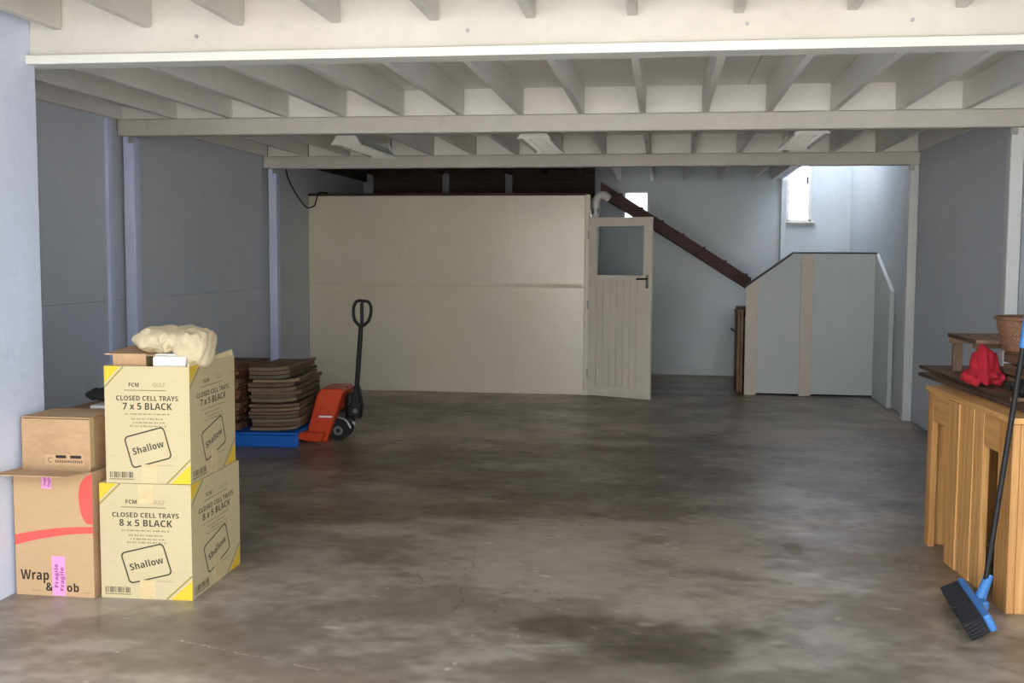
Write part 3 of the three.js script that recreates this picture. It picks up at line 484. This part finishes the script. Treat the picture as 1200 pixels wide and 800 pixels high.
// ------------------------------------------------------------------ blue pallet, boards, pallet jack
const PT = 0.07;
{ const p = thing('blue_pallet', 'blue plastic pallet under the stacked brown boards', 'pallet', [-3.58, 0, 9.2], PT);
  for (let k = 0; k < 7; k++) mesh('deck_slat', lb(0, 0.118, -0.43 + k * 0.1433, 1.05, 0.022, 0.125, 0.006, 0), M.bluePlastic, p);
  for (const z of [-0.455, 0, 0.455]) { mesh('runner', lb(0, 0.0535, z, 1.05, 0.105, 0.06, 0.008, 0), M.bluePlastic, p); } }
function bentSheet(w, l, t, rise, curve) { const g = new THREE.BoxGeometry(w, t, l, 10, 1, 3), q = g.attributes.position; for (let i = 0; i < q.count; i++) { const x = q.getX(i), e = clamp((x / (w / 2) - 0.1) / 0.9), z = q.getZ(i) / l; q.setY(i, q.getY(i) + rise * Math.pow(e, 1.6) + curve * Math.sin(x * 9 + z * 3)); } g.computeVertexNormals(); return metreUV(g, 0, rr(0, 3)); }
const ord = ['lowest', 'second', 'third', 'fourth', 'fifth', 'sixth', 'seventh', 'eighth', 'ninth', 'tenth', 'eleventh', 'twelfth', 'thirteenth', 'fourteenth', 'fifteenth', 'topmost'];
for (let k = 0; k < 16; k++) {
  const t = 0.033, y = 0.131 + (k + 0.5) * (t + 0.0008), w = rr(0.57, 0.63);
  const o = thing('timber_board', ord[k] + ' reddish brown board in the stack on the blue pallet', 'board', [-3.855 + rr(-0.01, 0.01), y, 9.17 + rr(-0.02, 0.03)], PT + rr(-0.03, 0.03), 'reddish boards on the blue pallet');
  for (let j = 0; j < 5; j++) { const pw = 0.88 / 5; mesh('plank', lb(rr(-0.008, 0.008), 0, -0.44 + pw * (j + 0.5), w - rr(0, 0.03), t * rr(0.84, 0.99), pw - 0.006, 0.004, 0), M.sheets[Math.floor(rnd() * 5)], o); }
}
for (let k = 0; k < 16; k++) {
  const y = 0.131 + (k + 0.5) * 0.0338, w = Math.min(mix(0.46, 0.365, Math.pow(k / 15, 1.3)) + rr(-0.03, 0.015), 0.4 + k * 0.009), x0 = -3.47;
  const o = tag(mesh('cardboard_sheet', bentSheet(w, rr(0.72, 0.86), rr(0.024, 0.031), 0.02, 0.0008), M.cardSheets[k % 5]), ord[k] + ' flattened brown cardboard bundle stacked beside the reddish boards', 'cardboard', 'flattened cardboard on the blue pallet');
  o.position.set(x0 + w / 2 + rr(-0.006, 0.006), y, -9.2 + rr(-0.02, 0.03)); o.rotation.y = PT + rr(-0.06, 0.06);
}
{ const J = thing('pallet_jack', 'orange and black hand pallet jack pushed under the pallet', 'pallet jack', [-2.86, 0, 9.27], PT);
  for (const z of [-0.22, 0.22]) {
    const f = mesh('fork', lb(-0.62, 0.072, z, 1.0, 0.05, 0.15, 0.012, 0), M.orange, J);
    mesh('load_roller', rod([-1.0, 0.036, z - 0.04], [-1.0, 0.036, z + 0.04], 0.036, 16), M.rubber, f); mesh('fork_root', extr([[-0.32, 0.05], [-0.06, 0.02], [-0.02, 0.09], [-0.3, 0.1]], 0.15, 0.004).translate(0, 0, z - 0.075), M.orange, f);
  }
  mesh('bulkhead', extr([[-0.2, 0.02], [-0.03, 0.015], [0.12, 0.44], [0.1, 0.46], [-0.06, 0.455], [-0.09, 0.42]], 0.42, 0.01).translate(0, 0, -0.21), M.orange, J);
  mesh('bulkhead_badge', extr([[-0.085, 0.22], [0.03, 0.22], [0.036, 0.235], [-0.08, 0.235]], 0.002).translate(0, 0, 0.2205), M.whitePlastic, J);
  mesh('steer_yoke', [lb(0.06, 0.2, 0, 0.12, 0.12, 0.16, 0.02), lb(0.1, 0.13, 0, 0.08, 0.14, 0.1, 0.015), rod([0.06, 0.09, -0.12], [0.06, 0.09, 0.12], 0.02, 12)], M.black, J);
  mesh('pump', [rod([0.14, 0.16, 0], [0.14, 0.4, 0], 0.045, 18), lb(0.17, 0.25, 0, 0.09, 0.1, 0.12, 0.02)], M.black, J);
  mesh('ram', rod([0.1, 0.38, 0], [0.1, 0.47, 0], 0.022, 14), M.chrome, J);
  for (const z of [-0.085, 0.085]) {
    const w = mesh('steer_wheel', rod([0.06, 0.09, z - 0.03], [0.06, 0.09, z + 0.03], 0.09, 32), M.rubber, J); mesh('hub', rod([0.06, 0.09, z - 0.034], [0.06, 0.09, z + 0.034], 0.04, 20), M.steel, w);
    mesh('wheel_guard', tube([[-0.05, 0.15, z], [-0.02, 0.19, z], [0.05, 0.205, z], [0.12, 0.18, z], [0.165, 0.11, z]], 0.012, 24, 6), M.steel, J);
  }
  mesh('handle_root', [extr([[0.15, 0.2], [0.23, 0.2], [0.245, 0.3], [0.215, 0.46], [0.19, 0.46], [0.165, 0.3]], 0.09, 0.01).translate(0, 0, -0.045)], M.black, J);
  mesh('pivot_bolt', rod([0.2, 0.26, -0.07], [0.2, 0.26, 0.07], 0.022, 14), M.chrome, J);
  mesh('handle_shaft', rod([0.2, 0.42, 0], [0.245, 1.02, 0], 0.021, 14), M.black, J);
  // the hand loop lies across the jack, turned a little to the camera
  const loop = new THREE.TubeGeometry(new THREE.CatmullRomCurve3([[0, -0.02], [-0.055, 0.02], [-0.075, 0.08], [-0.075, 0.15], [-0.05, 0.195], [0, 0.2], [0.05, 0.195], [0.075, 0.15], [0.075, 0.08], [0.055, 0.02]].map(([a, b]) => new THREE.Vector3(a, b, 0)), true, 'catmullrom', 0.5), 70, 0.014, 8, true);
  loop.rotateZ(-0.075); loop.translate(0.246, 1.02, 0); const lo = mesh('hand_loop', loop, M.black, J);
  mesh('release_lever', lb(0.252, 1.11, 0, 0.03, 0.19, 0.03, 0.008), M.black, lo);
}

// ------------------------------------------------------------------ pine bench with boards and things on it, broom
{ const A = 0.062, H = 0.905, b = thing('pine_bench', 'heavy pine bench with slab legs along the right wall', 'bench', [1.575, 0, 5.14], A);
  // local x to the right, local z towards the camera; the left face runs back along -z
  const pl = (name, x0, x1, y0, y1, z0, z1, axis = 1) => mesh(name, lb((x0 + x1) / 2, (y0 + y1) / 2, (z0 + z1) / 2, x1 - x0, y1 - y0, z1 - z0, 0.004, axis), M.pine[Math.floor(rnd() * 4)], b);
  pl('leg_board', 0.0, 0.035, 0, H - 0.03, -0.17, 0);                    // near corner
  pl('leg_board', 0.036, 0.22, 0, H - 0.03, -0.035, 0); pl('leg_board', 0.222, 0.41, 0, H - 0.03, -0.035, 0); pl('leg_board', 0.412, 0.6, 0, H - 0.03, -0.035, 0); pl('leg_board', 0.602, 0.8, 0, H - 0.03, -0.035, 0);
  pl('leg_board', 0.0, 0.035, 0, H - 0.03, -0.5, -0.37); pl('leg_board', -0.004, 0.035, 0, H - 0.03, -0.695, -0.502); pl('leg_board', -0.012, 0.035, 0, H - 0.03, -0.86, -0.697);
  pl('leg_board', 0.0, 0.035, 0, H - 0.03, -1.25, -1.17);
  pl('rail', 0.002, 0.034, 0.715, H - 0.03, -0.37, -0.172, 2); pl('rail', 0.002, 0.034, 0.715, H - 0.03, -1.168, -0.862, 2);
  pl('inner_board', 0.4, 0.43, 0.0, H - 0.04, -1.2, -0.05);
  pl('end_board', 0.036, 0.8, 0, H - 0.03, -1.25, -1.215);
  for (let k = 0; k < 5; k++) pl('top_plank', -0.012 + k * 0.166, 0.152 + k * 0.166, H - 0.029, H, -1.27, 0.012, 2);
  const T = H;
  const brd = (name, lab, x, y, d, turn, w, t, l, m, tilt = 0) => { const o = thing(name, lab, 'board', [x, y, d], turn, null); const g = lb(0, t / 2, 0, w, t, l, 0.003, 2); mesh('panel', g, m, o); mesh('edge_strip', lb(-w / 2 - 0.002, t / 2, 0, 0.004, t * 0.9, l - 0.01, 0, 2), M.darkTimber, o); o.rotation.order = 'YXZ'; o.rotation.z = tilt; return o; };
  brd('brown_board', 'long dark brown board lying directly on pine bench', 1.97, T + 0.002, 6.05, A + 0.015, 0.7, 0.022, 1.75, M.boardTop[0]);
  brd('brown_board', 'brown board with pointed end overhanging the bench', 2.0, T + 0.026, 6.33, A - 0.02, 0.72, 0.02, 1.6, M.boardTop[1]);
  brd('veneer_board', 'grey brown board propped above the red bag', 2.05, 1.155, 6.5, 0.02, 0.72, 0.022, 0.55, M.boardTop[2]);
  const box = thing('low_trestle', 'rough brown timber trestle propping up grey brown board', 'trestle', [1.98, T + 0.047, 6.55], 0.1);
  for (const [x, z] of [[-0.24, 0.18], [-0.24, -0.18], [0.24, 0.18], [0.24, -0.18]]) { const g = lb(x, 0.09, z, 0.05, 0.17, 0.04, 0.004, 1); mesh('leg', g, M.boardTop[1], box); }
  mesh('rail', lb(0, 0.185, 0.18, 0.56, 0.03, 0.05, 0.004, 0), M.boardTop[1], box); mesh('rail', lb(0, 0.185, -0.18, 0.56, 0.03, 0.05, 0.004, 0), M.boardTop[1], box);
  { const g = lb(0, 0, 0, 0.04, 0.2, 0.03, 0.004, 1); g.rotateZ(0.7); g.translate(-0.2, 0.1, 0.215); mesh('brace', g, M.boardTop[0], box); }
  tag(mesh('red_bag', lumps([[0, 0.02, 0, 0.085, 0.035, 0.1], [0.01, 0.08, 0, 0.062, 0.075, 0.07], [0.02, 0.13, 0, 0.045, 0.05, 0.05], [-0.06, 0.02, 0.05, 0.045, 0.035, 0.05], [0.05, 0.03, 0.07, 0.04, 0.03, 0.03]], 56, 0.24, 0.007, 0.06), M.red), 'crumpled red bag on boards over the pine bench', 'bag').position.set(1.665, T + 0.08, -5.98);
  tag(mesh('black_bag', lumps([[0, 0.03, 0, 0.12, 0.032, 0.16], [0.06, 0.05, -0.05, 0.08, 0.04, 0.1]], 36, 0.26, 0.012), M.blackCloth), 'soft black bag lying beside the red bag', 'bag').position.set(1.8, T + 0.06, -5.5);
  const wb = thing('wicker_basket', 'brown wicker basket above the black bag', 'basket', [1.885, 1.142, 5.95], 0.1);
  mesh('basket_wall', new THREE.LatheGeometry([[0.0, 0.0], [0.125, 0], [0.13, 0.008], [0.165, 0.17], [0.158, 0.17], [0.122, 0.012], [0, 0.012]].map(([a, c]) => new THREE.Vector2(a, c)), 36), M.wicker, wb);
  const rim = new THREE.TorusGeometry(0.163, 0.011, 8, 40); rim.rotateX(Math.PI / 2); rim.translate(0, 0.17, 0); mesh('rim', rim, M.wicker, wb);
  for (let k = 0; k < 3; k++) { const h = new THREE.TorusGeometry(0.137 + k * 0.009, 0.005, 6, 40); h.rotateX(Math.PI / 2); h.translate(0, 0.035 + k * 0.045, 0); mesh('band', h, M.wicker, wb); }
  const cr = thing('dark_crate', 'dark brown timber crate under the wicker basket', 'crate', [2.0, T + 0.047, 5.86], A);
  for (let k = 0; k < 3; k++) { mesh('slat', lb(0, 0.03 + k * 0.062, 0.17, 0.4, 0.052, 0.014, 0.003, 0), M.boardTop[0], cr); mesh('slat', lb(0, 0.03 + k * 0.062, -0.17, 0.4, 0.052, 0.014, 0.003, 0), M.boardTop[0], cr); for (const s of [-1, 1]) mesh('slat', lb(s * 0.2, 0.03 + k * 0.062, 0, 0.014, 0.052, 0.35, 0.003, 2), M.boardTop[0], cr); }
  mesh('lid', lb(0, 0.183, 0, 0.4, 0.01, 0.35, 0.002, 0), M.boardTop[1], cr);
}
{ // push broom leaning on the bench corner
  const b = thing('push_broom', 'blue and black push broom leaning on pine bench', 'broom', [1.385, 0, 5.02], 0);
  const yaw = -0.06;
  const block = lb(0, 0, 0, 0.035, 0.08, 0.56, 0.012, 2), bris = [];
  const place = (g) => { g.rotateZ(0.5); g.rotateY(yaw); return g.translate(0, 0.068, 0); };
  // local frame before tilting: bristles point to -x, the blue back to +x
  mesh('back', place(block.translate(0.03, 0.0, 0)), M.blueGrip, b);
  for (let i = 0; i < 5; i++) for (let j = 0; j < 38; j++) { const g = cyl(0.009, 0.006, 0.085, 5); g.rotateZ(Math.PI / 2 + rr(-0.12, 0.12)); g.rotateY(rr(-0.1, 0.1)); g.translate(-0.028, -0.03 + i * 0.015, -0.266 + j * 0.0144); bris.push(g); }
  const core = lb(-0.02, 0, 0, 0.07, 0.062, 0.54, 0.008, 2); bris.push(core.toNonIndexed ? core : core);
  mesh('bristles', place(mergeGeometries(bris.map((g) => (g.index ? g.toNonIndexed() : g)))), M.rubber, b).userData.kind = 'stuff';
  mesh('socket', [rod([0.035, 0.085, 0.0], [0.09, 0.2, -0.045], 0.026, 14, 0.019), lb(0.04, 0.09, 0, 0.05, 0.04, 0.14, 0.012)], M.blueGrip, b);
  mesh('handle', rod([0.07, 0.16, -0.03], [0.222, 1.24, -0.13], 0.0125, 12), M.black, b);
  mesh('grip', rod([0.219, 1.22, -0.128], [0.239, 1.36, -0.141], 0.018, 14), M.blueGrip, b);
  mesh('grip_cap', rod([0.239, 1.36, -0.141], [0.2425, 1.385, -0.1435], 0.018, 14, 0.012), M.black, b);
}
scene.traverse((o) => { if (o.isMesh && !o.isSky) { o.castShadow = true; o.receiveShadow = true; } });
renderer.render(scene, camera);
